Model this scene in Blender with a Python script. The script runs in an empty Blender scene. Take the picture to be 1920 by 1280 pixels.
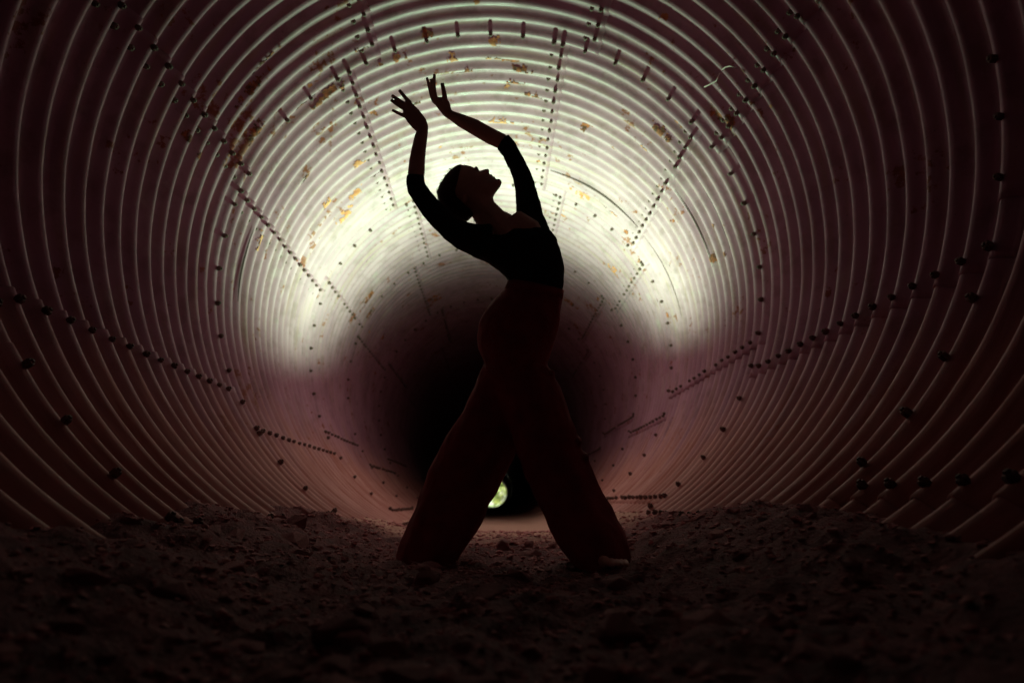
import bpy, bmesh, math, random
import numpy as np
from mathutils import Vector, Matrix, noise, Euler

random.seed(7)
rng = np.random.default_rng(7)
SC = bpy.context.scene
COL = SC.collection
rad = math.radians

# ------------------------------------------------------------------ camera
FPX = 1414.5                                   # focal length in pixels of the 1920 wide photograph
CAM = Vector((0.0, 0.0, 0.20))
cd = bpy.data.cameras.new("camera"); cam = bpy.data.objects.new("camera", cd); COL.objects.link(cam)
cam.location = CAM
cam.rotation_euler = (rad(90) + 0.21247, 0.0, -0.02469)
cd.sensor_width = 36.0; cd.lens = FPX / 1920 * 36.0
cd.clip_start = 0.02; cd.clip_end = 2000
cd.dof.use_dof = True; cd.dof.focus_distance = 2.75; cd.dof.aperture_fstop = 2.8
SC.camera = cam

# ------------------------------------------------------------------ sky, sun, exposure
w = bpy.data.worlds.new("World"); SC.world = w; w.use_nodes = True
nt = w.node_tree
sky = nt.nodes.new("ShaderNodeTexSky"); sky.sky_type = 'NISHITA'; sky.sun_disc = False
SUN_EL, SUN_AZ = rad(52), rad(200)
sky.sun_elevation = SUN_EL; sky.sun_rotation = SUN_AZ
nt.links.new(sky.outputs[0], nt.nodes["Background"].inputs[0])
nt.nodes["Background"].inputs[1].default_value = 0.1
sd = bpy.data.lights.new("sun", 'SUN'); sun = bpy.data.objects.new("sun", sd); COL.objects.link(sun)
sd.energy = 4.0; sd.angle = rad(0.5); sd.color = (1.0, 0.95, 0.86)
sdir = Vector((math.sin(SUN_AZ) * math.cos(SUN_EL), math.cos(SUN_AZ) * math.cos(SUN_EL), math.sin(SUN_EL)))
sun.rotation_euler = sdir.to_track_quat('Z', 'Y').to_euler(); sun.location = (0, 130, 40)
SC.view_settings.view_transform = 'Standard'; SC.view_settings.look = 'None'
SC.view_settings.exposure = 2.0; SC.view_settings.gamma = 1.0
SC.view_settings.use_curve_mapping = False
SC.cycles.max_bounces = 7; SC.cycles.diffuse_bounces = 5; SC.cycles.glossy_bounces = 4
SC.cycles.use_denoising = True
SC.cycles.sample_clamp_indirect = 8.0

# ------------------------------------------------------------------ helpers
MR = cam.rotation_euler.to_matrix()
RIGHT, UP, FWD = MR @ Vector((1, 0, 0)), MR @ Vector((0, 1, 0)), MR @ Vector((0, 0, -1))

def at(px, py, D):
    """point that stands D metres down the tunnel where the photograph shows pixel px, py"""
    v = FWD + RIGHT * ((px - 960) / FPX) - UP * ((py - 640) / FPX)
    return CAM + v * (D / v.y)

def mesh(name, verts, faces, smooth=True):
    me = bpy.data.meshes.new(name)
    me.from_pydata([tuple(v) for v in verts], [], faces)
    if smooth: me.polygons.foreach_set("use_smooth", [True] * len(me.polygons))
    me.update()
    return me

def link(name, me, mat=None, parent=None):
    o = bpy.data.objects.new(name, me); COL.objects.link(o)
    if mat and me is not None and not me.materials: me.materials.append(mat)
    if parent: o.parent = parent
    return o

def tag(o, label=None, cat=None, group=None, kind=None):
    if label: o["label"] = label
    if cat: o["category"] = cat
    if group: o["group"] = group
    if kind: o["kind"] = kind
    return o

def empty(name, loc=(0, 0, 0)):
    o = bpy.data.objects.new(name, None); COL.objects.link(o); o.location = loc
    return o

class NT:
    """small helper to wire a material"""
    def __init__(s, name):
        s.m = bpy.data.materials.new(name); s.m.use_nodes = True
        s.t = s.m.node_tree; s.b = s.t.nodes["Principled BSDF"]
    def n(s, kind, **kw):
        nd = s.t.nodes.new(kind)
        for k, v in kw.items():
            if k in nd.inputs: nd.inputs[k].default_value = v
            else: setattr(nd, k, v)
        return nd
    def l(s, a, b): s.t.links.new(a, b)
    def noise(s, vec, scale, detail=4, rough=0.55):
        nd = s.n("ShaderNodeTexNoise"); nd.inputs["Scale"].default_value = scale
        nd.inputs["Detail"].default_value = detail; nd.inputs["Roughness"].default_value = rough
        s.l(vec, nd.inputs["Vector"]); return nd.outputs["Fac"]
    def ramp(s, fac, stops):
        r = s.n("ShaderNodeValToRGB")
        while len(r.color_ramp.elements) < len(stops): r.color_ramp.elements.new(0.5)
        for e, (p, c) in zip(r.color_ramp.elements, stops):
            e.position = p; e.color = (c, c, c, 1) if isinstance(c, (int, float)) else (*c, 1)
        s.l(fac, r.inputs[0]); return r.outputs[0]
    def mix(s, fac, a, b):
        x = s.n("ShaderNodeMix", data_type='RGBA')
        if isinstance(fac, (int, float)): x.inputs[0].default_value = fac
        else: s.l(fac, x.inputs[0])
        for sock, c in ((x.inputs[6], a), (x.inputs[7], b)):
            if isinstance(c, tuple): sock.default_value = (*c, 1)
            else: s.l(c, sock)
        return x.outputs[2]
    def math(s, op, a, b=0.0, clamp=False):
        x = s.n("ShaderNodeMath", operation=op, use_clamp=clamp)
        for sock, c in ((x.inputs[0], a), (x.inputs[1], b)):
            if isinstance(c, (int, float)): sock.default_value = c
            else: s.l(c, sock)
        return x.outputs[0]
    def bump(s, h, strength=0.3, dist=0.01):
        x = s.n("ShaderNodeBump"); x.inputs["Strength"].default_value = strength; x.inputs["Distance"].default_value = dist
        s.l(h, x.inputs["Height"]); s.l(x.outputs[0], s.b.inputs["Normal"])

# ------------------------------------------------------------------ materials
def mat_wall():
    k = NT("coated_steel")
    g = k.n("ShaderNodeNewGeometry"); P = g.outputs["Position"]
    uv = k.n("ShaderNodeUVMap", uv_map="UVMap").outputs[0]
    sep = k.n("ShaderNodeSeparateXYZ"); k.l(P, sep.inputs[0])
    big = k.noise(P, 1.7, 3)
    col = k.mix(k.ramp(big, [(0.35, 0), (0.68, 1)]), WALL_A, WALL_B)
    # streaks that run round the barrel inside the corrugations
    mp = k.n("ShaderNodeMapping"); mp.inputs["Scale"].default_value = (0.7, 9.0, 1.0); k.l(uv, mp.inputs[0])
    st = k.noise(mp.outputs[0], 2.2, 5, 0.6)
    col = k.mix(k.math('MULTIPLY', k.ramp(st, [(0.52, 0), (0.72, 1)]), 0.45), col, (0.29, 0.15, 0.085))
    mid = k.noise(P, 5.5, 6, 0.65)
    col = k.mix(k.math('MULTIPLY', k.ramp(mid, [(0.5, 0), (0.66, 1)]), 0.5), col, (0.18, 0.08, 0.092))
    col = k.mix(k.math('MULTIPLY', k.ramp(k.noise(P, 3.1, 5, 0.7), [(0.58, 0), (0.70, 1)]), 0.45), col, (0.40, 0.25, 0.27))
    # rust and bare spots
    rz = k.noise(P, 2.3, 2)
    r1 = k.noise(P, 17.0, 6, 0.62)
    rust = k.ramp(k.math('ADD', k.math('MULTIPLY', rz, 0.55), k.math('MULTIPLY', r1, 0.6)), [(0.69, 0), (0.725, 1)])
    rcol = k.mix(k.noise(P, 60.0, 3), (0.33, 0.065, 0.026), (0.06, 0.014, 0.012))
    col = k.mix(k.math('MULTIPLY', rust, 0.9), col, rcol)
    sp = k.ramp(k.noise(P, 75.0, 2), [(0.745, 0), (0.765, 1)])
    col = k.mix(k.math('MULTIPLY', sp, 0.85), col, (0.05, 0.028, 0.025))
    # silt left by water on the lower half
    wl = k.math('ADD', k.math('MULTIPLY', sep.outputs[2], -1.0), 1.02)
    wl = k.math('ADD', wl, k.math('MULTIPLY', k.math('SUBTRACT', k.noise(mp.outputs[0], 1.3, 5, 0.6), 0.5), 1.1))
    wl = k.ramp(wl, [(0.0, 0), (0.55, 1)])
    silt = k.mix(k.ramp(st, [(0.4, 0), (0.62, 1)]), (0.54, 0.26, 0.235), (0.36, 0.115, 0.095))
    col = k.mix(k.math('MULTIPLY', wl, 0.85), col, silt)
    k.l(col, k.b.inputs["Base Color"])
    k.b.inputs["Specular IOR Level"].default_value = 0.16
    k.l(k.ramp(k.math('ADD', k.noise(P, 9.0, 4), k.math('MULTIPLY', wl, 0.25)), [(0.3, 0.36), (0.8, 0.62)]), k.b.inputs["Roughness"])
    k.bump(k.math('ADD', k.noise(P, 30.0, 5), k.math('MULTIPLY', rust, 0.6)), 0.25, 0.004)
    return k.m

WALL_A, WALL_B = (0.385, 0.176, 0.250), (0.29, 0.122, 0.185)
M_WALL = mat_wall()

def simple(name, a, b, scale, rough=0.7, bump=0.3, bscale=None, metal=0.0, dist=0.01, spec=0.4):
    k = NT(name)
    tc = k.n("ShaderNodeTexCoord").outputs["Object"]
    f = k.noise(tc, scale, 5, 0.6)
    k.l(k.mix(k.ramp(f, [(0.35, 0), (0.66, 1)]), a, b), k.b.inputs["Base Color"])
    k.b.inputs["Roughness"].default_value = rough; k.b.inputs["Metallic"].default_value = metal
    k.b.inputs["Specular IOR Level"].default_value = spec
    if bump: k.bump(k.noise(tc, bscale or scale * 3, 5, 0.6), bump, dist)
    return k.m

M_BOLT = simple("bolt_steel", (0.14, 0.07, 0.065), (0.06, 0.026, 0.024), 60, 0.7, 0.2, metal=0.0, spec=0.2)
M_RUST = simple("flaking_rust", (0.36, 0.075, 0.03), (0.045, 0.013, 0.012), 28, 0.85, 0.8, 120, dist=0.004)
M_STAIN = simple("rust_stain", (0.50, 0.155, 0.065), (0.34, 0.07, 0.032), 24, 0.7, 0.4, 120, dist=0.003)
M_CRACK = simple("dark_gap", (0.035, 0.012, 0.014), (0.06, 0.02, 0.022), 40, 0.9, 0)
M_DIRT = simple("dry_dirt", (0.25, 0.08, 0.09), (0.13, 0.04, 0.048), 9, 0.92, 0.9, 70, dist=0.02)
def lit_sand_over(m):
    """pale silt over the farther rubble, its colour lightened to brighten the lit floor"""
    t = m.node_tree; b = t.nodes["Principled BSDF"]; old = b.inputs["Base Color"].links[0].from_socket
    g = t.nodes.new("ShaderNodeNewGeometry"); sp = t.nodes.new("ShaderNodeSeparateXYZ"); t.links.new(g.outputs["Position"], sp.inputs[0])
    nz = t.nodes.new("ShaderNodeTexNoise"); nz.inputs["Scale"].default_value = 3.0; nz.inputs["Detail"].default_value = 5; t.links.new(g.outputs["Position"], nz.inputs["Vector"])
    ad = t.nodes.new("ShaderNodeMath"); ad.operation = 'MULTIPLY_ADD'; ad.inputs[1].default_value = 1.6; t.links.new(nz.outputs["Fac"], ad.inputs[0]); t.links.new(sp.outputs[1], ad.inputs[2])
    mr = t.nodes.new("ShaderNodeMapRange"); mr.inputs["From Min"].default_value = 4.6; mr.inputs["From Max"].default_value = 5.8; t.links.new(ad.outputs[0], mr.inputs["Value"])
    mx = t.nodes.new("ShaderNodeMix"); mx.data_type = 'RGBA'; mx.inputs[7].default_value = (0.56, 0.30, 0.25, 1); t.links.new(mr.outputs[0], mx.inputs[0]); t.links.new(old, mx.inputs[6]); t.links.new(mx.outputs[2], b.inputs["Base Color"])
lit_sand_over(M_DIRT)
M_STONE = simple("brown_stone", (0.48, 0.175, 0.19), (0.29, 0.098, 0.11), 14, 0.85, 0.7, 45, dist=0.015)
M_STONE2 = simple("pale_stone", (0.58, 0.235, 0.245), (0.38, 0.135, 0.15), 11, 0.85, 0.7, 40, dist=0.015)
M_RED = simple("red_scrap", (0.42, 0.045, 0.035), (0.24, 0.03, 0.025), 30, 0.6, 0.3)
M_SKIN = simple("skin", (0.58, 0.30, 0.26), (0.50, 0.25, 0.21), 20, 0.5, 0.08, 300, dist=0.001)
M_HAIR = simple("dark_hair", (0.05, 0.018, 0.016), (0.03, 0.012, 0.011), 90, 0.6, 0.5, 160, dist=0.004, spec=0.12)
M_TOP = simple("black_jersey", (0.012, 0.011, 0.013), (0.018, 0.016, 0.018), 90, 0.9, 0.15, 700, dist=0.001, spec=0.15)
M_PANTS = simple("maroon_cloth", (0.29, 0.042, 0.05), (0.20, 0.03, 0.036), 14, 0.9, 0.15, 500, dist=0.001, spec=0.2)
M_BLACK = simple("black_plastic", (0.02, 0.02, 0.022), (0.03, 0.03, 0.032), 40, 0.5, 0.1)
M_GRASS = simple("grass", (0.10, 0.16, 0.035), (0.16, 0.19, 0.06), 2, 0.9, 0.5)
M_BARK = simple("bark", (0.09, 0.06, 0.04), (0.05, 0.035, 0.025), 8, 0.9, 0.6)
M_LEAF = simple("leaf", (0.15, 0.20, 0.03), (0.23, 0.26, 0.05), 3, 0.6, 0)
M_GRAVEL = simple("pale_gravel", (0.46, 0.42, 0.35), (0.36, 0.32, 0.26), 5, 0.95, 0.4)

# ------------------------------------------------------------------ the tunnel
RC = 1.75                       # radius at the crests
AX, AZ = -0.013, CAM.z + 0.8154 * RC
AMP, PITCH = 0.025, 0.0888 * RC
D1 = 2.645 * RC                 # a bolted ring: a crest lies exactly here
TUN = empty("corrugated_tunnel", (0, 0, 0))
tag(TUN, "long round corrugated metal tunnel of bolted curved plates around the dancer", "tunnel")

def wob(th, d):
    return 0.006 * noise.noise(Vector((math.sin(th) * 2.1, math.cos(th) * 2.1, d * 0.9))) \
         + 0.0022 * noise.noise(Vector((math.sin(th) * 9, math.cos(th) * 9, d * 7.0)))

def surf(th, d, off=0.0, wobble=True):
    c = 2 * math.pi * (d - D1) / PITCH
    r = RC + AMP * 1.05 - AMP * (math.cos(c) + 0.05 * math.cos(2 * c)) + off
    if wobble: r += wob(th, d)
    return Vector((AX + r * math.sin(th), d, AZ + r * math.cos(th)))

def grid_mesh(name, ths, ds, offs, skirt=0.007):
    """curved corrugated sheet with a folded edge all round"""
    T = [ths[0]] + list(ths) + [ths[-1]]; Dd = [ds[0]] + list(ds) + [ds[-1]]
    nT, nD = len(T), len(Dd)
    verts, uvs = [], []
    for j, d in enumerate(Dd):
        for i, t in enumerate(T):
            e = skirt if (i in (0, nT - 1) or j in (0, nD - 1)) else 0.0
            verts.append(surf(t, d, offs(t, d) + e)); uvs.append((t * RC, d))
    faces = [(j * nT + i, j * nT + i + 1, (j + 1) * nT + i + 1, (j + 1) * nT + i) for j in range(nD - 1) for i in range(nT - 1)]
    me = mesh(name, verts, faces)
    ul = me.uv_layers.new(name="UVMap")
    vi = np.zeros(len(me.loops), dtype=np.int32); me.loops.foreach_get("vertex_index", vi)
    ul.data.foreach_set("uv", np.array(uvs)[vi].astype(np.float32).ravel())
    # edges of the sheet stay sharp
    me.update()
    return me

SEAM_A = [-148.5, -116.0, -67.0, -27.5, 22.9, 58.9, 110.4, 148.0]
SEAM_B = [-156.0, -124.3, -71.0, -34.3, 15.9, 52.2, 103.2, 142.5]
RINGS = [D1 - 31 * PITCH, D1 - 15 * PITCH, D1, D1 + 16 * PITCH, D1 + 28 * PITCH, D1 + 44 * PITCH, D1 + 60 * PITCH, D1 + 76 * PITCH]
COURSES = []
plates = []
for c in range(len(RINGS) - 1):
    d0, d1 = RINGS[c], RINGS[c + 1]
    seams = SEAM_A if c % 2 else SEAM_B
    nseg = 12 if c < 4 else 8
    nd = int(round((d1 - d0 + PITCH * 0.9) / PITCH * nseg))
    dsl = [d0 - PITCH * 0.45 + (d1 - d0 + PITCH * 0.9) * k / nd for k in range(nd + 1)]
    row = []
    for i, s in enumerate(seams):
        a0 = s - 1.5; a1 = (seams[i + 1] if i + 1 < len(seams) else seams[0] + 360) + 1.5
        nt_ = max(3, int(round((a1 - a0) / (1.5 if c < 4 else 2.0))))
        ths = [rad(a0 + (a1 - a0) * k / nt_) for k in range(nt_ + 1)]
        t0, t1 = ths[0], ths[-1]
        jit = random.uniform(-0.0015, 0.0015)
        def offs(t, d, t0=t0, t1=t1, d0=d0, d1=d1, jit=jit):
            return -0.008 * (t - t0) / (t1 - t0) - 0.003 * ((d - d0) / (d1 - d0)) + jit
        p = link("plate", grid_mesh("plate", ths, dsl, offs), M_WALL, TUN)
        row.append((a0 + 1.5, a1 - 1.5, p, offs)); plates.append(p)
    COURSES.append((d0, d1, seams, row))

def plate_at(thd, d):
    for d0, d1, seams, row in COURSES:
        if d0 - PITCH * .4 <= d < d1 + PITCH * .4:
            for a0, a1, p, offs in row:
                for k in (-360, 0, 360):
                    if a0 <= thd + k < a1: return p, offs, rad(thd + k)
    return None, None, None

def barrel(name, da, db, seg, nT):
    n = int((db - da) / PITCH * seg)
    ths = [2 * math.pi * k / nT for k in range(nT + 1)]
    return link(name, grid_mesh(name, ths, [da + (db - da) * k / n for k in range(n + 1)], lambda t, d: 0.0), M_WALL, TUN)
END_FAR, END_NEAR = 99.0, -60.0
barrel("barrel_section", RINGS[-1] - 0.02, 34.0, 6, 96)
barrel("barrel_section", 34.0, END_FAR, 3, 64)
barrel("barrel_section", END_NEAR, RINGS[0] + 0.02, 4, 96)

# bolts: a washer, a hexagonal nut and the end of the bolt
def bolt_template():
    bm = bmesh.new()
    def ring(r, z, n, ph=0.0): return [bm.verts.new((r * math.cos(2 * math.pi * k / n + ph), r * math.sin(2 * math.pi * k / n + ph), z)) for k in range(n)]
    a = ring(0.0205, -0.006, 6); b = ring(0.0205, 0.019, 6); c = ring(0.0165, 0.024, 6); d = ring(0.0105, 0.024, 6); e = ring(0.0095, 0.033, 6)
    for p, q in ((a, b), (b, c), (c, d), (d, e)):
        for k in range(6): bm.faces.new((p[k], p[(k + 1) % 6], q[(k + 1) % 6], q[k]))
    bm.faces.new(e)
    me = bpy.data.meshes.new("bolt"); bm.to_mesh(me); bm.free(); me.materials.append(M_BOLT)
    return me
BOLT = bolt_template()
bolts = []
NB = 49
for c, (d0, d1, seams, row) in enumerate(COURSES):
    if c > 5: continue
    for s in seams:
        k = 0
        while d0 + k * PITCH < d1 - 0.01:
            bolts.append((s, d0 + k * PITCH + (0.0 if k else 0.004), 0))
            if abs(s) < 95: bolts.append((s - 2.3, d0 + (k + .5) * PITCH, 1))
            k += 1
    if c: bolts += [(-177 + 360.0 / NB * j, d0, 0) for j in range(NB)]
def proj(p):
    v = p - CAM; z = v.dot(FWD)
    if z < 0.05: return None
    return 960 + FPX * v.dot(RIGHT) / z, 640 - FPX * v.dot(UP) / z, z
near, rest = [], []
for s, d, valley in bolts:
    if random.random() < 0.03: continue
    pl, offs, th = plate_at(s, d)
    if pl is None: continue
    th += random.uniform(-0.002, 0.002)
    P = surf(th, d, offs(th, d) - 0.006)
    q = proj(P)
    inview = q is not None and -10 < q[0] < 1930 and -10 < q[1] < 1000
    zax = Vector((-math.sin(th), 0, -math.cos(th)))
    zax = (zax + Vector((random.uniform(-.06, .06), random.uniform(-.06, .06), random.uniform(-.06, .06)))).normalized()
    Mx = Matrix.Translation(P) @ zax.to_track_quat('Z', 'Y').to_matrix().to_4x4() @ Matrix.Rotation(random.uniform(0, 6.28), 4, 'Z') @ Matrix.Scale(random.uniform(0.66, 0.82), 4)
    (near if inview else rest).append((q[2] + (1.5 if valley else 0) if q else 99, Mx, pl))
near.sort(key=lambda a: a[0])
for q, Mx, pl in near[:295]:
    o = link("bolt", BOLT, None, pl); o.matrix_local = Mx
rest += near[295:]
bv = np.array([v.co[:] for v in BOLT.vertices]); bf = [list(p.vertices) for p in BOLT.polygons]
V, F = [], []
for q, Mx, pl in rest:
    m = np.array(Mx); base = len(V); V.extend((bv @ m[:3, :3].T + m[:3, 3]).tolist()); F.extend([[i + base for i in f] for f in bf])
o = link("far_bolts", mesh("far_bolts", V, F, False), M_BOLT, TUN); o["kind"] = "stuff"

# rust scabs and stains that stand on the sheets: (angle, distance in radii, half length round, half length along, kind)
PATCH = [(0, 2.72, .05, .035, 1), (1, 2.83, .09, .02, 1), (5, 2.86, .10, .04, 0), (6.5, 2.90, .10, .03, 0), (2.2, 3.36, .11, .05, 1), (10.4, 3.09, .08, .035, 0),
         (5.4, 3.0, .08, .03, 0), (-7, 2.92, .07, .05, 0), (-9.5, 2.82, .05, .05, 1), (25.2, 3.24, .06, .05, 0), (31, 3.2, .05, .03, 0), (-29.8, 2.58, .09, .05, 0), (-40.7, 2.72, .16, .03, 0),
         (-46, 2.66, .12, .03, 0), (-72.6, 2.19, .05, .03, 0), (-59.6, 2.55, .10, .06, 0), (-55, 2.36, .16, .03, 0), (-50, 2.30, .14, .03, 0), (54.4, 2.51, .10, .06, 0), (58, 2.46, .09, .04, 0), (75.8, 3.16, .05, .05, 0),
         (78, 3.0, .03, .03, 0), (45, 2.9, .12, .04, 0), (47, 2.78, .10, .03, 0), (42, 3.1, .08, .03, 1), (-33.5, 6.1, .22, .13, 0), (-29, 6.2, .12, .08, 0), (-57.4, 4.95, .14, .10, 0), (-60, 5.2, .10, .1, 0),
         (-62, 5.9, .20, .05, 0), (38, 5.9, .18, .12, 0), (45, 6.4, .15, .1, 0), (-20, 3.1, .05, .06, 0), (-31, 3.05, .06, .04, 0), (-36, 3.55, .10, .03, 0), (-40, 3.35, .09, .03, 1), (-44, 3.6, .10, .04, 1),
         (-38, 3.75, .14, .03, 0), (-50, 3.7, .12, .05, 1), (-48, 3.3, .05, .04, 0), (-55, 3.1, .06, .04, 0), (-53, 3.45, .08, .06, 1), (30, 3.95, .12, .04, 1), (36, 3.75, .18, .03, 1), (40, 3.9, .14, .03, 1), (24, 4.3, .08, .05, 1),
         (50, 4.6, .10, .06, 1), (28, 4.9, .07, .05, 0), (-76, 3.0, .10, .03, 1), (-82, 3.2, .12, .03, 1), (60, 3.4, .05, .05, 0), (66, 3.3, .04, .04, 0), (70, 2.95, .05, .03, 0), (-15, 2.62, .06, .04, 0), (-22, 2.72, .06, .04, 0)]
for k in range(80):
    d = random.uniform(1.6, 6.2)
    PATCH.append((random.uniform(-80, 80), d, random.uniform(.012, .04), random.uniform(.012, .03), 0 if random.random() < .65 else 1))
def rust_patch(thd, dR, a, b, kind):
    d = dR * RC; pl, offs, th = plate_at(thd, d)
    if pl is None: return
    cell = 0.007 if dR < 4 else 0.011
    nx, ny = max(4, int(2 * a / cell)), max(4, int(2 * b / cell))
    seed = random.uniform(0, 100); idx = {}; V, F = [], []
    def vid(i, j):
        if (i, j) not in idx:
            x = -a + 2 * a * i / nx; y = -b + 2 * b * j / ny
            h = -0.0035 - 0.004 * max(0, noise.noise(Vector((x * 60 + seed, y * 60, 3))))
            idx[(i, j)] = len(V); V.append(surf(th + x / RC, d + y, offs(th + x / RC, d + y) + h))
        return idx[(i, j)]
    for i in range(nx):
        for j in range(ny):
            x = (i + .5) / nx * 2 - 1; y = (j + .5) / ny * 2 - 1
            f = 1 - math.hypot(x, y) + 0.95 * noise.noise(Vector((x * a * 22 + seed, y * b * 30, 0))) + 0.6 * noise.noise(Vector((x * a * 70, y * b * 80, seed)))
            if f > 0.42: F.append((vid(i, j), vid(i + 1, j), vid(i + 1, j + 1), vid(i, j + 1)))
    if len(F) < 3: return
    link("rust_patch", mesh("rust_patch", V, F), M_STAIN if kind else M_RUST, pl)
for p in PATCH: rust_patch(*p)

# thin dark gaps that run round the barrel where sheets have sprung
def gap(t0, t1, dR, wd):
    wd *= 1.15; n = int(abs(t1 - t0) / 1.0); V, F = [], []; pl0, offs, _ = plate_at((t0 + t1) / 2, dR * RC)
    for k in range(n + 1):
        td = t0 + (t1 - t0) * k / n; pl, of, th = plate_at(td, dR * RC)
        ww = wd * (0.25 + 0.75 * math.sin(math.pi * min(1, max(0, k / n)))) ; d = dR * RC + 0.006 * noise.noise(Vector((td * .05, dR, 0)))
        V += [surf(th, d - ww / 2, of(th, d) - .0045), surf(th, d + ww / 2, of(th, d) - .0045)]
    for k in range(n): F.append((2 * k, 2 * k + 1, 2 * k + 3, 2 * k + 2))
    link("seam_gap", mesh("seam_gap", V, F), M_CRACK, pl0)
gap(-33, 15.0, 2.93, .007); gap(-69, -36, 2.86, .006); gap(-33, 14, 3.39, .006); gap(-33, 15.0, 3.83, .012); gap(18, 51, 3.79, .013)
gap(54, 82, 3.80, .013); gap(-69, -36, 3.83, .011); gap(55, 78, 3.17, .008); gap(54, 84, 2.92, .010); gap(-84, -73, 3.49, .008); gap(-92, -74, 2.9, .008)

# a few loose strips that hang from the right upper seam
def tube(path, r, n=6):
    V, F = [], []
    for i, p in enumerate(path):
        t = (path[min(i + 1, len(path) - 1)] - path[max(i - 1, 0)]).normalized()
        u = t.orthogonal().normalized(); v = t.cross(u)
        rr = r[i] if isinstance(r, (list, tuple)) else r
        V += [p + (u * math.cos(2 * math.pi * k / n) + v * math.sin(2 * math.pi * k / n)) * rr for k in range(n)]
    for i in range(len(path) - 1):
        for k in range(n): F.append((i * n + k, i * n + (k + 1) % n, (i + 1) * n + (k + 1) % n, (i + 1) * n + k))
    F.append(tuple(range(n))[::-1]); F.append(tuple((len(path) - 1) * n + k for k in range(n)))
    return V, F
def on_wall(px, py, rr):
    """where the line of sight through a pixel meets a circle of radius rr round the tunnel's axis"""
    v = FWD + RIGHT * ((px - 960) / FPX) - UP * ((py - 640) / FPX); ox, oz = CAM.x - AX, CAM.z - AZ
    a = v.x ** 2 + v.z ** 2; b = ox * v.x + oz * v.z; c = ox * ox + oz * oz - rr * rr
    return CAM + v * ((-b + math.sqrt(b * b - a * c)) / a)
M_STRIP = simple("pale_strip", (.62, .42, .44), (.5, .34, .36), 30, .6, 0)
wires = [([(1321, 163), (1332, 158), (1343, 152), (1349, 138)], .0035), ([(1354, 131), (1360, 126), (1369, 124), (1380, 127)], .004), ([(1342, 155), (1347, 160), (1351, 170)], .003)]
for (pp, r), lab in zip(wires, ("pale bent strip hanging low from the upper right wall seam", "pale hooked strip sticking out above the other strips on the upper right wall", "short pale twig of wire dangling below the bent strip at upper right")):
    pts = [on_wall(q[0], q[1], RC - 0.004 - 0.035 * math.sin(math.pi * k / (len(pp) - 1) * .8)) for k, q in enumerate(pp)]
    V, F = tube(pts, r)
    tag(link("hanging_strip", mesh("hanging_strip", V, F), M_STRIP), lab, "strip")

# ------------------------------------------------------------------ the floor of the tunnel
def sstep(a, b, x):
    t = min(1, max(0, (x - a) / (b - a))); return t * t * (3 - 2 * t)
def ground_z(x, y):
    x0 = x - AX
    bank = 0.17 + (0.075 - 0.17) * sstep(3.0, 6.0, y)
    if x0 > 0: bank = 0.15 + (0.085 - 0.15) * sstep(3.4, 6.5, y)
    z = (bank + 0.075 * noise.noise(Vector((x * .7 + 5, y * 1.6, 31))) + .035 * noise.noise(Vector((x, y * 5.2, 41)))) * sstep(0.30, 0.98, abs(x0))
    rough = 1.0 - 0.75 * sstep(4.6, 6.0, y)
    z += rough * (0.026 * noise.noise(Vector((x * 4.2, y * 4.2, 1))) + 0.026 * noise.noise(Vector((x * 11, y * 11, 5))) + 0.010 * noise.noise(Vector((x * 33, y * 33, 9))))
    z += 0.012 * noise.noise(Vector((x * 1.3, y * 1.1, 17)))
    return z - 0.09 * sstep(9.0, 26.0, y) - 0.09 * sstep(30, 60, y)
ys = list(np.arange(-1.0, 6.6, 0.022)) + list(np.arange(6.6, 14, 0.08)) + list(np.arange(14, END_FAR + .5, 0.9))
ys = [END_NEAR + k * 1.0 for k in range(int(-1.0 - END_NEAR))] + ys
xs = list(np.arange(-1.18, 1.19, 0.022))
GV = [(x, y, ground_z(x, y)) for y in ys for x in xs]
nx = len(xs)
GF = [(j * nx + i, j * nx + i + 1, (j + 1) * nx + i + 1, (j + 1) * nx + i) for j in range(len(ys) - 1) for i in range(nx - 1)]
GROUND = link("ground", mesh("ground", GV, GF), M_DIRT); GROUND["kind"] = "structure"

def rock_mesh(seed, n, flat, bev=0.0, sub=0):
    r = np.random.default_rng(seed); bm = bmesh.new()
    p = r.normal(size=(n, 3)); p /= np.linalg.norm(p, axis=1)[:, None]; p *= r.uniform(0.8, 1.0, size=(n, 1)); p[:, 2] *= flat; p[:, 1] *= r.uniform(.65, .95)
    for q in p: bm.verts.new(q)
    g = bmesh.ops.convex_hull(bm, input=bm.verts)
    bmesh.ops.delete(bm, geom=[v for v in bm.verts if not v.link_faces], context='VERTS')
    if bev: bmesh.ops.bevel(bm, geom=list(bm.edges), offset=bev, segments=1, affect='EDGES', profile=0.5)
    me = bpy.data.meshes.new("stone"); bm.to_mesh(me); bm.free(); me.update()
    return me
TPL = [rock_mesh(100 + k, 17 + k % 7, random.uniform(.42, .72)) for k in range(14)]
for k, me in enumerate(TPL): me.materials.append(M_STONE if k % 3 else M_STONE2)
KEEP = [(0.40, 2.42, .20), (-0.25, 2.66, .16)]                      # where the feet stand
def free(x, y, s):
    return all(math.hypot(x - a, y - b) > r + s * .5 for a, b, r in KEEP)
def rot(): return Euler((random.uniform(-.35, .35), random.uniform(-.35, .35), random.uniform(0, 6.28)))
placed = []
tries = 0
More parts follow.
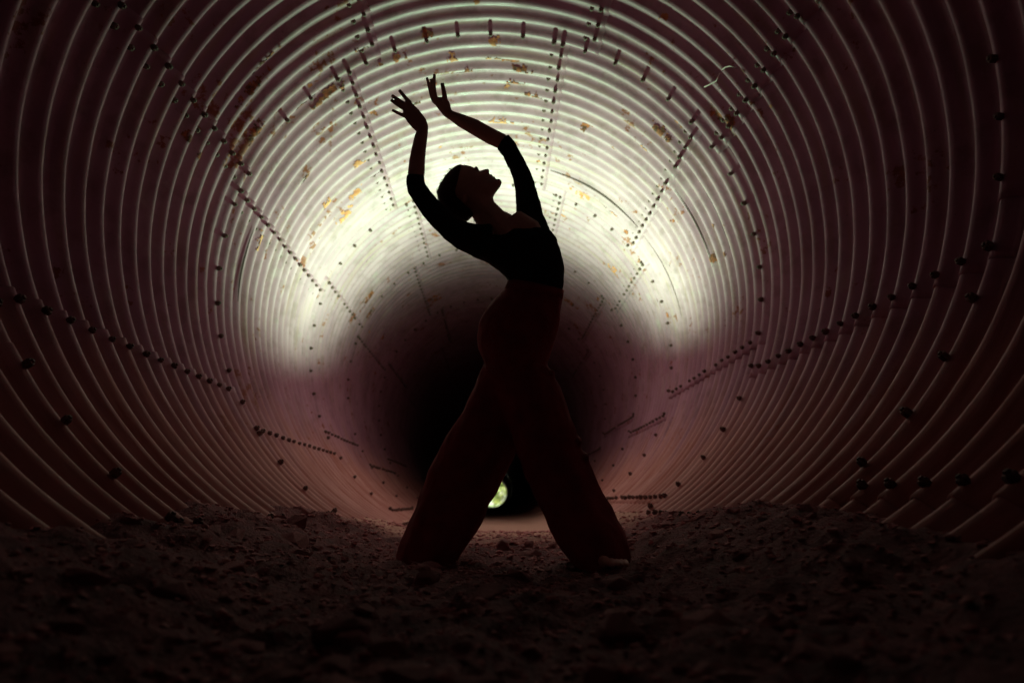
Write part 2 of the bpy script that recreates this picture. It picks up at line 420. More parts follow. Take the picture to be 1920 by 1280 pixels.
while len(placed) < 285 and tries < 20000:
    tries += 1
    y = 0.85 + 3.4 * random.random() ** 1.7; x = random.uniform(-.36 * y - .25, .36 * y + .25)
    if abs(x) > 0.95: continue
    s = random.choice((.015, .018, .022, .027, .034, .044, .056)) * random.uniform(.85, 1.2) * (0.75 + .12 * y)
    if y < 1.2: s = min(s, .042)
    if not free(x, y, s) or any((x - a) ** 2 + (y - b) ** 2 < (.5 * (s + r)) ** 2 for a, b, r in placed): continue
    placed.append((x, y, s))
    o = link("stone", random.choice(TPL), None, GROUND)
    o.location = (x, y, ground_z(x, y) - s * random.uniform(.0, .26)); o.rotation_euler = rot(); o.scale = (s, s, s * .95)
V, F = [], []
tp = [(np.array([v.co[:] for v in me.vertices]), [list(p.vertices) for p in me.polygons]) for me in TPL]
for k in range(12000):
    y = 0.8 + 5.2 * random.random() ** 1.25; x = random.uniform(-1.08, 1.08)
    if abs(x) > 1.08: continue
    s = random.choice((.004, .005, .006, .008, .010, .014)) * random.uniform(.8, 1.2) * (.75 + .12 * y)
    v, f = random.choice(tp); m = np.array(rot().to_matrix()) * s; m[2] *= .85; base = len(V)
    V.extend((v @ m.T + np.array((x, y, ground_z(x, y) + s * .15))).tolist()); F.extend([[i + base for i in q] for q in f])
g = link("gravel", mesh("gravel", V, F, False), M_STONE2); g["kind"] = "stuff"; tag(g, "loose brown gravel strewn over the tunnel floor", "gravel")

def big_rock(px, py, D, w, seed, flat, label, mat=M_STONE, n=26, name="rock"):
    p = at(px, py, D); z = ground_z(p.x, D)
    me = rock_mesh(seed, n, flat, 0.06); me.materials.append(mat)
    o = link(name, me); o.location = (p.x, D, z + w * flat * .30); o.scale = (w, w * .8, w); o.rotation_euler = (0, 0, seed)
    tag(o, label, "rock"); return o
big_rock(943, 1030, 3.35, .068, 11, .62, "wedge-shaped brown rock lying in the gap between the dancer's feet")
big_rock(991, 1022, 3.55, .042, 14, .75, "blocky upright rock just right of the wedge-shaped rock between the feet")
big_rock(1036, 1016, 3.7, .034, 21, .7, "small rock half hidden by the trouser leg at right")
big_rock(918, 1142, 1.62, .055, 31, .70, "large rounded dark rock in the foreground, nearest below the feet", M_STONE)
big_rock(808, 1052, 2.48, .075, 43, .30, "flat slab of rock in front of the left trouser hem", M_STONE)
big_rock(800, 1092, 2.05, .040, 44, .7, "squat rock in front of the left foot's flat slab", M_STONE)
big_rock(1165, 1215, 1.22, .060, 51, .6, "broad low rock at the bottom right of the foreground", M_STONE)
big_rock(640, 1225, 1.18, .055, 57, .5, "broad low rock at the bottom left of the foreground", M_STONE)

# crumpled red scrap behind the rocks
bm = bmesh.new(); bmesh.ops.create_grid(bm, x_segments=14, y_segments=8, size=1)
for v in bm.verts:
    v.co.z = .35 * noise.noise(v.co * 1.9 + Vector((3, 1, 0))) + .3 * noise.noise(v.co * 4.5); v.co.x *= 1 + .25 * noise.noise(v.co * 2); v.co.z += .25
me = bpy.data.meshes.new("red_scrap"); bm.to_mesh(me); bm.free(); me.materials.append(M_RED)
for p in me.polygons: p.use_smooth = True
o = link("crumpled_scrap", me); p = at(950, 1017, 3.75); o.location = (p.x, 3.75, ground_z(p.x, 3.75) + .012); o.scale = (.10, .035, .045); o.rotation_euler = (0, 0, .1)
sm = o.modifiers.new("thickness", 'SOLIDIFY'); sm.thickness = .03
tag(o, "crumpled red scrap lying behind the rocks between the dancer's feet", "scrap")

# ------------------------------------------------------------------ outside, seen through the far mouth
OUT = link("outside_ground", mesh("outside_ground", [(-900, END_FAR - .5, -.22), (900, END_FAR - .5, -.22), (900, 1500, -.22), (-900, 1500, -.22)], [(0, 1, 2, 3)]), M_GRASS); OUT["kind"] = "structure"
PATH = link("path", mesh("path", [(-2.6, END_FAR - .4, -.205), (2.6, END_FAR - .4, -.205), (4.5, 128, -.205), (-4.5, 128, -.205)], [(0, 1, 2, 3)]), M_GRAVEL); PATH["kind"] = "structure"
def tree(x, y, h, wd, seed, label):
    r = random.Random(seed); t = empty("tree", (x, y, -.22)); tag(t, label, "tree", "trees beyond the far mouth")
    V, F = tube([Vector((0.05 * math.sin(k), 0.04 * math.cos(2 * k), h * .75 * k / 6)) for k in range(7)], [.09 * (1 - k / 8) for k in range(7)], 8)
    for k in range(5):
        a = r.uniform(0, 6.28); z = h * r.uniform(.3, .6)
        v, f = tube([Vector((0, 0, z)), Vector((math.cos(a) * wd * .3, math.sin(a) * wd * .3, z + h * .12)), Vector((math.cos(a) * wd * .6, math.sin(a) * wd * .6, z + h * .2))], [.06, .04, .015], 6)
        F += [tuple(i + len(V) for i in q) for q in f]; V += v
    link("trunk", mesh("trunk", V, F), M_BARK, t)
    V, F = [], []
    cl = [(Vector((r.gauss(0, wd * .42), r.gauss(0, wd * .42), h * r.uniform(.1, 1.0))), r.uniform(.35, .8)) for _ in range(95)]
    for c, s in cl:
        for _ in range(42):
            p = c + Vector((r.gauss(0, s * .5), r.gauss(0, s * .5), r.gauss(0, s * .4))); u = Vector((r.gauss(0, 1), r.gauss(0, 1), r.gauss(0, 1))).normalized(); q = u.orthogonal().normalized(); l = r.uniform(.09, .17); b = len(V)
            V += [p - u * l, p + q * l * .5, p + u * l, p - q * l * .5]; F.append((b, b + 1, b + 2, b + 3))
    link("crown", mesh("crown", V, F, False), M_LEAF, t)
tree(-1.8, 122, 6.5, 2.4, 3, "leafy green tree left of centre beyond the far tunnel mouth")
tree(1.4, 118, 6.0, 2.0, 5, "leafy green tree right of centre beyond the far tunnel mouth")
tree(0.2, 135, 9.0, 3.6, 8, "tallest leafy tree farthest beyond the far tunnel mouth")

# ------------------------------------------------------------------ the dancer
def ell(name, parts, mat, parent, voxel, smooth=4):
    """join closed shapes into one skin: voxel union, then smoothing"""
    V, F = [], []
    for v, f in parts:
        b = len(V); V += list(v); F += [tuple(i + b for i in q) for q in f]
    me = mesh(name + "_raw", V, F); o = bpy.data.objects.new(name + "_raw", me); COL.objects.link(o)
    bm = bmesh.new(); bm.from_mesh(me); bmesh.ops.recalc_face_normals(bm, faces=bm.faces); bm.to_mesh(me); bm.free()
    m = o.modifiers.new("r", 'REMESH'); m.mode = 'VOXEL'; m.voxel_size = voxel
    s = o.modifiers.new("s", 'SMOOTH'); s.iterations = smooth; s.factor = 0.5
    dg = bpy.context.evaluated_depsgraph_get(); dg.update()
    ev = bpy.data.meshes.new_from_object(o.evaluated_get(dg)); ev.name = name
    bpy.data.objects.remove(o); bpy.data.meshes.remove(me)
    ev.polygons.foreach_set("use_smooth", [True] * len(ev.polygons)); ev.materials.clear()
    return link(name, ev, mat, parent)

D0 = 2.66
def loft(st, n=22, fold=0.0, nf=5, ph=0.0):
    """st: (px, py, half width in px, half depth in m, D, [across direction in px])"""
    V, F = [], []
    for i, s in enumerate(st):
        px, py, hw, hd, D = s[:5]
        a = st[max(i - 1, 0)]; b = st[min(i + 1, len(st) - 1)]
        if len(s) > 5: ax = Vector(s[5]).normalized()
        else:
            t = Vector((b[0] - a[0], b[1] - a[1])); t = t.normalized() if t.length > 1e-6 else Vector((0, 1)); ax = Vector((-t.y, t.x))
        C = at(px, py, D); sc = (C - CAM).dot(FWD) / FPX
        W = (RIGHT * ax.x - UP * ax.y) * (hw * sc); H = FWD * hd
        tt = i / (len(st) - 1)
        for k in range(n):
            an = 2 * math.pi * k / n; m = 1 + fold * tt * math.sin(nf * an + ph + 1.7 * tt)
            V.append(C + W * math.cos(an) * (1 if abs(math.cos(an)) > .93 else m) + H * math.sin(an) * m)
    for i in range(len(st) - 1):
        for k in range(n): F.append((i * n + k, i * n + (k + 1) % n, (i + 1) * n + (k + 1) % n, (i + 1) * n + k))
    F.append(tuple(range(n))); F.append(tuple((len(st) - 1) * n + k for k in range(n))[::-1])
    return V, F

def edges(rows, hd, D, **kw):
    """stations from left and right edge points: ((lx, ly), (rx, ry))"""
    st = []
    for i, (l, r) in enumerate(rows):
        h = hd[i] if isinstance(hd, (list, tuple)) else hd; dd = D[i] if isinstance(D, (list, tuple)) else D
        st.append(((l[0] + r[0]) / 2, (l[1] + r[1]) / 2, math.hypot(l[0] - r[0], l[1] - r[1]) / 2, h, dd, (r[0] - l[0], r[1] - l[1])))
    return loft(st, **kw)

def ball(px, py, rx, ry, hd, D, ang=0.0):
    """ellipsoid: pixel radii across and along, depth radius in m"""
    C = at(px, py, D); sc = (C - CAM).dot(FWD) / FPX; V, F = [], []; n, m = 18, 10
    ca, sa = math.cos(ang), math.sin(ang)
    for j in range(1, m):
        ph = math.pi * j / m
        for k in range(n):
            a = 2 * math.pi * k / n; x = rx * math.sin(ph) * math.cos(a); y = ry * math.cos(ph); z = hd * math.sin(ph) * math.sin(a)
            X = x * ca - y * sa; Y = x * sa + y * ca
            V.append(C + (RIGHT * X - UP * Y) * sc + FWD * z)
    for j in range(m - 2):
        for k in range(n): F.append((j * n + k, j * n + (k + 1) % n, (j + 1) * n + (k + 1) % n, (j + 1) * n + k))
    F.append(tuple(range(n))); F.append(tuple((m - 2) * n + k for k in range(n))[::-1])
    return V, F

def inflate(poly, T, Rm, D, step=1.6, power=0.5):
    """closed volume whose side view is the outline poly; T half depth in m, reached Rm px inside the outline"""
    P = np.array(poly, float); x0, y0 = P.min(0) - step; x1, y1 = P.max(0) + step
    gx = np.arange(x0, x1 + step, step); gy = np.arange(y0, y1 + step, step)
    X, Y = np.meshgrid(gx, gy); ins = np.zeros(X.shape, bool); dist = np.full(X.shape, 1e9); near_ = np.zeros(X.shape + (2,))
    for a, b in zip(P, np.roll(P, -1, 0)):
        c = ((a[1] > Y) != (b[1] > Y)); xi = (b[0] - a[0]) * (Y - a[1]) / (b[1] - a[1] + 1e-12) + a[0]; ins ^= c & (X < xi)
        ab = b - a; t = np.clip(((X - a[0]) * ab[0] + (Y - a[1]) * ab[1]) / (ab @ ab + 1e-9), 0, 1); qx, qy = a[0] + t * ab[0], a[1] + t * ab[1]
        dd = np.hypot(X - qx, Y - qy); m = dd < dist; dist[m] = dd[m]; near_[m, 0] = qx[m]; near_[m, 1] = qy[m]
    h = T * np.sqrt(np.clip(1 - (1 - np.clip(dist / Rm, 0, 1)) ** 2, 0, 1)); ny_, nx_ = X.shape
    # grid vertices just outside are pulled onto the outline
    use = ins.copy(); cells = []
    for j in range(ny_ - 1):
        for i in range(nx_ - 1):
            if ins[j, i] or ins[j, i + 1] or ins[j + 1, i] or ins[j + 1, i + 1]: cells.append((j, i))
    V, F, fi, bi = [], [], {}, {}
    def vert(j, i, s):
        out = not ins[j, i]; d = fi if (s < 0 or out) else bi
        if (j, i) not in d:
            px, py = (near_[j, i] if out else (X[j, i], Y[j, i])); hh = 0 if out else h[j, i]
            d[(j, i)] = len(V); V.append(at(px, py, D) + FWD * (s * hh))
            if out: fi[(j, i)] = d[(j, i)]
        return d[(j, i)]
    for j, i in cells:
        q = [(j, i), (j, i + 1), (j + 1, i + 1), (j + 1, i)]
        F.append(tuple(vert(a, b, -1) for a, b in q)); F.append(tuple(vert(a, b, 1) for a, b in q[::-1]))
    return V, F

def finger(pts, r0, r1, D0_, D1_):
    n = len(pts); r0 += .25; r1 += .3; return loft([(p[0], p[1], r0 + (r1 - r0) * i / (n - 1), (r0 + (r1 - r0) * i / (n - 1)) / 530, D0_ + (D1_ - D0_) * i / (n - 1)) for i, p in enumerate(pts)], n=12)

PER = empty("person", (0.12, D0, 0.0))
tag(PER, "dancer in black top and maroon wide trousers, back arched and both arms raised", "person")
def child(o):
    o.matrix_parent_inverse = Matrix.Translation((-0.12, -D0, 0.0)); return o

DL, DR = D0 - 0.10, D0 + 0.10          # depths of the arm at left and at right
DH = D0 - 0.01
body = []
# head and neck in profile
head = [(864, 310), (873.4, 310), (884.4, 312.7), (892, 317), (897.5, 321), (901, 320.8), (906, 319), (911, 317.8), (915.4, 317), (917.8, 320), (917.4, 324.5), (916.2, 326.8), (919.5, 327.4), (922.4, 327.4), (924, 329.8), (922.6, 331.6),
        (926.5, 331.4), (929.6, 333.6), (929, 336), (932, 336.4), (936.5, 336.2), (940, 338.8), (941, 342.5), (939, 348.5), (932.8, 357), (927.5, 364), (924.7, 371), (926.6, 379), (937, 390), (945, 396), (958, 402), (966, 410), (960, 440), (912, 440), (903, 421), (896, 411), (888, 404), (872, 396), (850, 390), (836, 376), (832, 356), (838, 336), (850, 318)]
body.append(inflate(head, 0.068, 34, DH))
body.append(loft([(893, 366, 27, .046, DH), (906, 392, 25, .048, DH), (925, 418, 30, .055, DH - .01), (946, 446, 42, .075, DH)]))
body.append(ball(871, 373, 4.2, 7.5, .012, DH - .068, .5))       # near ear
body.append(ball(871, 373, 4.2, 7.5, .012, DH + .066, .5))
body.append(ball(894, 317.8, 4.5, 2.2, .045, DH, .35))           # brow
body.append(ball(897, 326, 4, 2.6, .010, DH - .034, .4)); body.append(ball(897, 326, 4, 2.6, .010, DH + .034, .4))   # eyelids
body.append(ball(906, 345, 12, 8, .050, DH, -.5))                # cheeks and jaw
# chest under the top
body.append(loft([(948, 415, 34, .055, D0 - .01), (965, 440, 50, .075, D0), (985, 480, 52, .08, D0), (1003, 520, 43, .08, D0), (1000, 550, 44, .08, D0), (975, 600, 58, .09, D0), (968, 650, 50, .085, D0)]))
body.append(ball(982, 418, 24, 15, .05, D0 + .02, .5))
# arm at left
body.append(loft([(925, 452, 20, .038, D0 - .05), (890, 452, 20, .038, DL), (850, 425, 17, .030, DL), (812, 391, 15, .028, DL - .01), (784, 354, 14.5, .028, DL - .02), (779.3, 337, 15.5, .034, DL - .02),
                  (780.6, 324, 15.9, .034, DL - .02), (782.2, 302, 14.9, .032, DL - .02), (785.2, 280, 13.6, .028, DL - .02), (789.2, 258, 12.3, .024, DL - .02), (792, 246, 10.9, .021, DL - .02), (790, 236, 12, .018, DL - .02)], n=18))
hl = DL - .02
body.append(edges([((781.4, 247.5), (803, 243)), ((772, 239), (803, 235)), ((762, 227), (798.6, 223)), ((757.6, 219), (792.5, 214.5)), ((755.5, 211), (784.5, 204.5)), ((755.5, 203), (774, 194.5)), ((757, 196), (766.5, 188))], [.019, .017, .015, .013, .012, .010, .008], hl))
body.append(finger([(770, 194), (764, 188), (756, 178.5), (748.6, 169)], 4.2, 2.9, hl, hl - .006))
body.append(finger([(766, 201), (757, 194.5), (746, 186.8), (734.6, 179)], 4.1, 2.9, hl, hl + .004))
body.append(finger([(764, 208), (754, 202), (743, 195), (732.6, 187.6)], 4.0, 2.7, hl, hl + .008))
body.append(finger([(769, 222), (758, 217.6), (746, 212), (735.2, 206.4)], 3.7, 2.5, hl, hl + .004))
body.append(finger([(786, 226), (776, 215), (766, 207), (760, 203)], 4.6, 3.2, hl + .012, hl + .036))
# arm at right
body.append(loft([(972, 425, 26, .05, D0 + .03), (992, 402, 22, .042, DR), (988, 372, 20, .040, DR), (981, 340, 17, .037, DR), (966, 305, 13.5, .032, DR), (955, 282, 12, .030, DR), (948, 272, 11, .030, DR)], n=18))
fr = DR - .03
body.append(edges([((955, 263), (943, 281)), ((948.5, 253), (931, 277)), ((922.6, 240), (911.5, 268)), ((895, 224.6), (885, 252.5)), ((868, 214.6), (858, 236.5)), ((849, 208.4), (842, 224)), ((843, 202), (834, 219))], [.034, .034, .033, .029, .023, .019, .017], [DR, DR, fr + .02, fr + .01, fr, fr, fr]))
body.append(edges([((846.8, 208), (840, 223.4)), ((845.8, 203), (832, 217.5)), ((844.8, 196.5), (824, 208)), ((841.5, 189.5), (817, 198.5)), ((837.5, 184), (811.5, 189.5)), ((832, 182.6), (808.6, 184))], [.018, .017, .015, .013, .012, .010], fr))
body.append(finger([(814, 191), (809.6, 181), (805, 164), (800.4, 145.4)], 4.0, 2.3, fr, fr + .012))
body.append(finger([(816, 191), (813, 179), (810.6, 163), (808.8, 148.4)], 4.0, 2.7, fr, fr + .002))
body.append(finger([(819, 191), (815.6, 178), (813.6, 160), (814.6, 139.6)], 4.4, 2.7, fr, fr - .008))
body.append(finger([(817, 194), (812, 182), (808.6, 168), (806, 156)], 4.0, 2.6, fr, fr + .022))
body.append(finger([(836, 199), (834.4, 186), (831.8, 170), (829, 156.4)], 5.8, 3.4, fr - .004, fr - .03))
# legs and feet
DN, DB = 2.44, 2.70
body.append(loft([(975, 630, 36, .07, D0), (984, 740, 34, .065, D0 - .06), (1026, 850, 30, .055, D0 - .10), (1075, 960, 24, .045, D0 - .15), (1122, 1030, 20, .04, DN)]))
body.append(loft([(965, 630, 36, .07, D0 + .03), (940, 740, 32, .06, D0 + .03), (890, 850, 30, .055, D0 + .04), (846, 950, 24, .045, DB), (815, 1030, 18, .04, DB)]))
fz = DN - .03
body.append(loft([(1106, 1010, 14, .035, DN + .03, (1, 0)), (1118, 1026, 16, .045, DN - .0, (1, .1)), (1138, 1040, 22, .05, DN - .05, (1, .12)), (1149, 1049, 27, .045, DN - .075, (1, .08)), (1150, 1059, 25, .04, DN - .08, (1, .05))]))
for k, (x, y, r, dz) in enumerate([(1133, 1052, 11.5, .0), (1147, 1054, 8, -.012), (1157, 1055, 7.4, -.008), (1166, 1055, 6.8, .0), (1173.5, 1055, 6.0, .012)]):
    body.append(ball(x, y, r, r * .9, .032, DN - .115 + dz))
body.append(loft([(815, 1015, 18, .04, DB), (812, 1035, 20, .06, DB - .01), (800, 1046, 26, .05, DB - .03), (790, 1050, 22, .04, DB - .04)]))
BODY = child(ell("body", body, M_SKIN, PER, 0.0025, 3))

# hair gathered low at the back of the head
hair = [(866, 308.6), (858, 310.6), (851.6, 314), (845, 319.6), (838.5, 326), (833.5, 332), (829, 340), (825, 347), (821.5, 354), (819.3, 362), (820.5, 372), (824, 384), (832, 396), (846, 408), (860, 415), (872, 416.5), (878, 413), (884, 406.5), (889, 404), (887, 396), (880, 388), (874, 381), (869, 376), (867, 368), (871, 358), (874, 345), (874, 330), (871.5, 318)]
hp = [inflate(hair, 0.079, 30, DH), ball(853, 385, 26, 24, .062, DH, .5)]
h_o = child(ell("hair", hp, M_HAIR, PER, 0.005, 3))
def strand(pts, r, lab=None):
    V, F = tube([at(x, y, DH - .004) for x, y in pts], [r * (1 - .7 * k / (len(pts) - 1)) for k in range(len(pts))], 5); return V, F
V, F = [], []
for s in range(46):
    k = random.random(); a = Vector(hair[2 + int(k * 8)]); b = Vector(hair[3 + int(k * 8)]); p = a.lerp(b, random.random()); c = Vector((852, 362)); o_ = (p - c).normalized(); tn = Vector((-o_.y, o_.x)) * random.choice((-1, 1))
    v, f = strand([(p - o_ * 1.0)[:], (p + o_ * .5 + tn * 2)[:], (p + o_ * random.uniform(.4, 1.6) + tn * random.uniform(4, 8))[:]], .0012); F += [tuple(i + len(V) for i in q) for q in f]; V += v
for s in range(22):
    x, y = 889 + random.uniform(-3, 9), 404 + random.uniform(0, 8)
    v, f = strand([(x, y - 2), (x + 1, y + 3), (x + random.uniform(-1, 2), y + random.uniform(5, 9))], .0006); F += [tuple(i + len(V) for i in q) for q in f]; V += v
child(link("loose_hair", mesh("loose_hair", V, F), M_HAIR, PER))

# black top with three-quarter sleeves and a scooped neck
top = []
top.append(edges([((905, 423), (1000, 431)), ((888, 440), (1030, 428)), ((884, 458), (1043, 445)), ((884, 480), (1051.5, 470)), ((911, 491), (1056.5, 494)), ((934.5, 507), (1059, 514)), ((950, 521), (1056.5, 536)), ((953, 530), (1053, 552)), ((953, 542), (1051, 572))],
               [.045, .075, .095, .105, .108, .106, .102, .10, .10], D0, n=30, fold=.012, nf=7))
top.append(loft([(925, 447, 28, .055, D0 - .05), (895, 452, 32, .055, DL), (868, 442, 27, .05, DL), (847, 428, 24, .046, DL), (826, 410, 22, .044, DL), (806, 388, 20.5, .042, DL - .01), (791, 368, 19, .040, DL - .015), (781, 353, 17.8, .038, DL - .02), (779, 342, 17.2, .038, DL - .02), (779.2, 329, 16.8, .037, DL - .02)]))
top.append(edges([((955, 430), (1032, 432)), ((962, 415), (1027, 418)), ((968, 396), (1019, 402)), ((967, 376), (1013.5, 378)), ((965, 355), (1006.5, 358)), ((962.5, 337), (999.5, 334)), ((956, 319), (992, 316)), ((948, 302), (983.5, 300)), ((941, 290), (974, 283)), ((935, 283), (966, 266)), ((931, 279), (953, 252))],
               [.06, .055, .050, .046, .043, .041, .040, .039, .038, .037, .037], [D0 + .04, D0 + .07, DR, DR, DR, DR, DR, DR, DR, DR, DR]))
def carve(o, lim):
    """open the neckline: drop the faces that lie over the bare chest, then give the cloth a thickness"""
    bm = bmesh.new(); bm.from_mesh(o.data); kill = []
    for f in bm.faces:
        q = proj(f.calc_center_median())
        if lim(q[0], q[1], f.calc_center_median()): kill.append(f)
    bmesh.ops.delete(bm, geom=kill, context='FACES'); bm.to_mesh(o.data); bm.free()
NECK = [(903, 421), (914, 418.6), (932, 418), (956, 420), (976, 424.5), (992, 428.5), (998, 427), (997, 419), (990, 410), (980, 402), (969, 397), (955, 398), (930, 392), (905, 404)]
def inpoly(x, y, P):
    c = False
    for (ax, ay), (bx, by) in zip(P, P[1:] + P[:1]):
        if (ay > y) != (by > y) and x < (bx - ax) * (y - ay) / (by - ay) + ax: c = not c
    return c
TOP = child(ell("top", top, M_TOP, PER, 0.0055, 3))
carve(TOP, lambda x, y, p: p.y < D0 + .05 and inpoly(x, y, NECK))

# wide trousers
pants = []
pants.append(edges([((954, 525), (1056, 546)), ((951, 532), (1055, 557)), ((944, 545), (1053.5, 565)), ((929, 556), (1052, 580)), ((915, 574), (1050.5, 592)), ((905.6, 590), (1047.5, 606)), ((898, 609), (1044.5, 622)), ((894.7, 628), (1041, 637)), ((896, 647), (1037, 652)), ((903, 667), (1031, 668)), ((910, 690), (1024, 686)), ((930, 730), (1012, 720))],
                 [.104, .106, .112, .122, .13, .135, .138, .138, .135, .13, .12, .08], [D0, D0, D0, D0, D0, D0, D0, D0 - .005, D0 - .01, D0 - .015, D0 - .02, D0 - .03], n=30))
pants.append(edges([((935, 640), (1000, 645)), ((912, 676), (1023, 679)), ((921, 713), (1036, 700)), ((930, 736), (1048, 724)), ((939, 760), (1064, 760)), ((951, 795), (1075, 790)), ((960, 822), (1084, 818)), ((967, 842), (1092, 842)), ((979, 868), (1104, 864)), ((995, 911), (1119, 904)), ((1014, 955), (1142, 946)), ((1032, 992), (1164, 984)), ((1051, 1027), (1177, 1014)), ((1068, 1051), (1182, 1036)), ((1078, 1060), (1180, 1046))],
                 [.06, .112, .118, .115, .112, .11, .11, .11, .112, .118, .125, .132, .138, .14, .14], [D0 - .01, D0 - .025, D0 - .04, D0 - .06, D0 - .07, D0 - .08, D0 - .09, D0 - .10, D0 - .11, D0 - .13, D0 - .15, DN + .04, DN + .02, DN + .01, DN + .01], n=34, fold=.07, nf=6, ph=.6))
pants.append(edges([((935, 640), (990, 660)), ((907, 681), (1000, 700)), ((890, 723), (992, 760)), ((867, 770), (980, 810)), ((845, 808), (968, 842)), ((817, 855), (953, 874)), ((804, 880), (940, 902)), ((795, 905), (932, 918)), ((782, 939), (920, 943)), ((767, 977), (904, 980)), ((754, 1011), (886, 1010)), ((747, 1033), (866, 1035)), ((744.6, 1047), (856, 1053))],
                 [.06, .112, .112, .108, .106, .106, .108, .11, .115, .122, .128, .132, .134], [D0 + .03, D0 + .03, D0 + .03, D0 + .03, D0 + .03, D0 + .04, D0 + .04, D0 + .05, DB, DB, DB, DB, DB], n=34, fold=.07, nf=6, ph=2.2))
pants.append(ball(1085, 826, 7, 8, .05, D0 - .12)); pants.append(ball(1098, 856, 6, 9, .05, D0 - .13)); pants.append(ball(1034, 701, 6, 8, .05, D0 - .06))
PANTS = child(ell("trousers", pants, M_PANTS, PER, 0.0065, 7))
def wrinkle(o, fn):
    me = o.data; n = len(me.vertices); co = np.zeros(n * 3, np.float32); no = np.zeros(n * 3, np.float32)
    me.vertices.foreach_get("co", co); me.vertices.foreach_get("normal", no); co = co.reshape(-1, 3); no = no.reshape(-1, 3)
    h = np.array([fn(Vector(c)) for c in co], np.float32); co += no * h[:, None]
    me.vertices.foreach_set("co", co.ravel()); me.update()
def cloth(p):
    side = (p.x - 0.12) * 0.35; low = min(1, max(0, (1.0 - p.z) / .8))
    v = 0.0075 * low * noise.noise(Vector(((p.x + side * p.z) * 13, p.y * 13, p.z * 1.7)))
    v += 0.0045 * noise.noise(Vector((p.x * 9 + p.z * 14, p.y * 9, p.z * 8 - p.x * 12 + 4)))
    v += 0.0028 * noise.noise(Vector((p.x * 34, p.y * 34, p.z * 12)))
    return v
wrinkle(PANTS, cloth)
wrinkle(TOP, lambda p: 0.0022 * noise.noise(Vector((p.x * 20 + p.z * 30, p.y * 20, p.z * 24 - p.x * 20))) + 0.0012 * noise.noise(p * 60))
# waistband of the trousers
def band():
    V, F = [], []
    n = 60
    for lift, r in ((0, 1.012), (1, 1.012), (1, .96), (0, .96)):
        l, rr = (Vector((953, 524)), Vector((1057, 545))) if lift else (Vector((946.5, 541)), Vector((1054.5, 561)))
        c = (l + rr) / 2; hw = (rr - l).length / 2; ax = (rr - l).normalized(); C = at(c.x, c.y, D0); sc = (C - CAM).dot(FWD) / FPX
        for k in range(n):
            a = 2 * math.pi * k / n; V.append(C + (RIGHT * ax.x - UP * ax.y) * (hw * sc * r * math.cos(a)) + FWD * (.108 * r * math.sin(a)))
    for s in range(4):
        for k in range(n): F.append((s * n + k, s * n + (k + 1) % n, ((s + 1) % 4) * n + (k + 1) % n, ((s + 1) % 4) * n + k))
    return mesh("waistband", V, F)
wb = link("waistband", band(), M_PANTS, PANTS)

# ------------------------------------------------------------------ the photographer's light, standing out of sight behind the dancer
LP = Vector((0.06, 6.55, CAM.z + 1.06))
LN = Vector((-0.07, -0.14, 1.0)).normalized()
LAMP = empty("studio_light", (0.585, 6.55, 0.0))
tag(LAMP, "photographer's upturned flash head on a slim stand directly behind the dancer", "studio light")
def lchild(o): o.matrix_parent_inverse = Matrix.Translation(-LAMP.location); return o
fx, fy = LAMP.location.x, 6.55; fz0 = ground_z(fx, fy)
V, F = tube([Vector((fx, fy, fz0 - .01)), LP - LN * .19], .011, 10); lchild(link("stand", mesh("stand", V, F), M_BLACK, LAMP))
def lathe(prof, n=28):
    q = LN.to_track_quat('Z', 'Y'); V, F = [], []
    for r, z in prof: V += [LP + q @ Vector((r * math.cos(2 * math.pi * k / n), r * math.sin(2 * math.pi * k / n), z)) for k in range(n)]
    for i in range(len(prof) - 1):
        for k in range(n): F.append((i * n + k, i * n + (k + 1) % n, (i + 1) * n + (k + 1) % n, (i + 1) * n + k))
    return mesh("lathe", V, F)
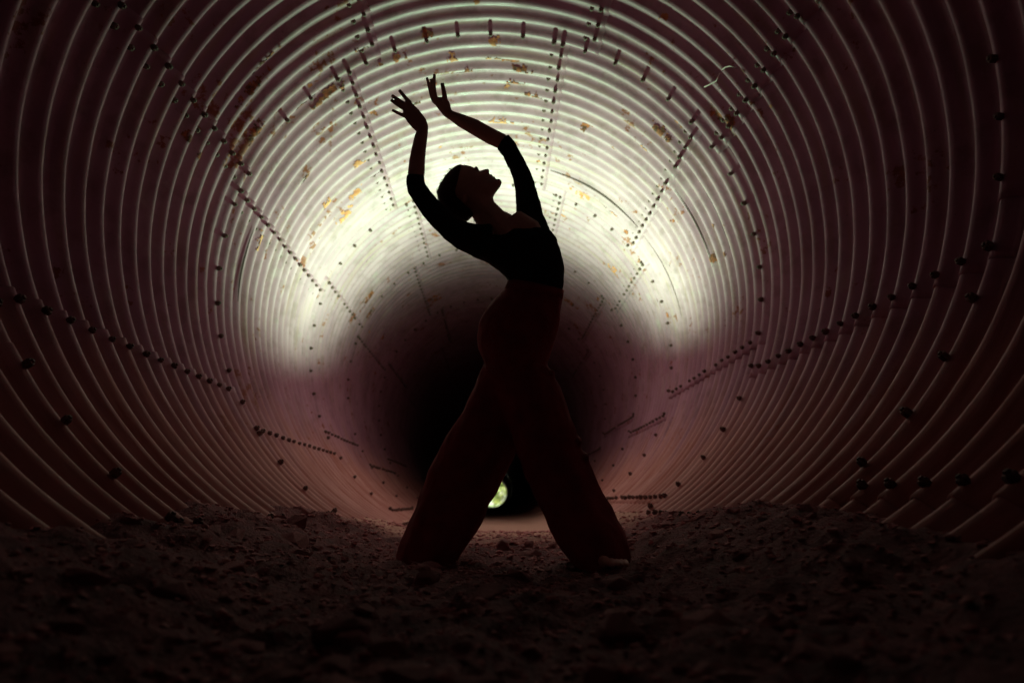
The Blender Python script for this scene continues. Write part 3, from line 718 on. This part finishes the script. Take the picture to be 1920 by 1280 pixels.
lchild(link("housing", lathe([(.0, -.24), (.045, -.24), (.05, -.23), (.05, -.07), (.045, -.06), (0, -.06)]), M_BLACK, LAMP))
lchild(link("reflector", lathe([(.045, -.065), (.075, -.03), (.09, -.012), (.093, -.012), (.079, -.034), (.048, -.069)]), M_BLACK, LAMP))
V, F = [], []
for k in range(24): V += [Vector((fx + .1 * math.cos(k * math.pi / 12), fy + .1 * math.sin(k * math.pi / 12), fz0 + .018)), Vector((fx + .115 * math.cos(k * math.pi / 12), fy + .115 * math.sin(k * math.pi / 12), fz0 - .02))]
for k in range(24): F.append((2 * k, 2 * k + 1, (2 * k + 3) % 48, (2 * k + 2) % 48))
F.append(tuple(range(0, 48, 2))); lchild(link("foot_plate", mesh("foot_plate", V, F), M_BLACK, LAMP))
ld = bpy.data.lights.new("flash", 'SPOT'); lo = bpy.data.objects.new("flash", ld); COL.objects.link(lo)
FALLOFF_SIGN = -1.0
ld.energy = 262; ld.color = (0.455, 1.0, 0.55); ld.spot_size = rad(176); ld.spot_blend = 0.58; ld.shadow_soft_size = 0.035
lo.location = LP; lo.rotation_euler = LN.to_track_quat('-Z', 'Y').to_euler(); lo.parent = LAMP; lchild(lo)

# added falloff in the lamp's shader: dims the light along the tunnel, both ways
ld.use_nodes = True; lt = ld.node_tree; em = lt.nodes["Emission"]
gi = lt.nodes.new("ShaderNodeNewGeometry"); dp = lt.nodes.new("ShaderNodeVectorMath"); dp.operation = 'DOT_PRODUCT'; dp.inputs[1].default_value = (0, FALLOFF_SIGN, 0)
lt.links.new(gi.outputs["Incoming"], dp.inputs[0])
mr = lt.nodes.new("ShaderNodeMapRange"); mr.interpolation_type = 'SMOOTHSTEP'; 
ab = lt.nodes.new("ShaderNodeMath"); ab.operation = 'ABSOLUTE'; lt.links.new(dp.outputs["Value"], ab.inputs[0]); lt.links.new(ab.outputs[0], mr.inputs["Value"])
mr.inputs["From Min"].default_value = 0.55; mr.inputs["From Max"].default_value = 0.98; mr.inputs["To Min"].default_value = 1.0; mr.inputs["To Max"].default_value = 0.07
lt.links.new(mr.outputs[0], em.inputs["Strength"])
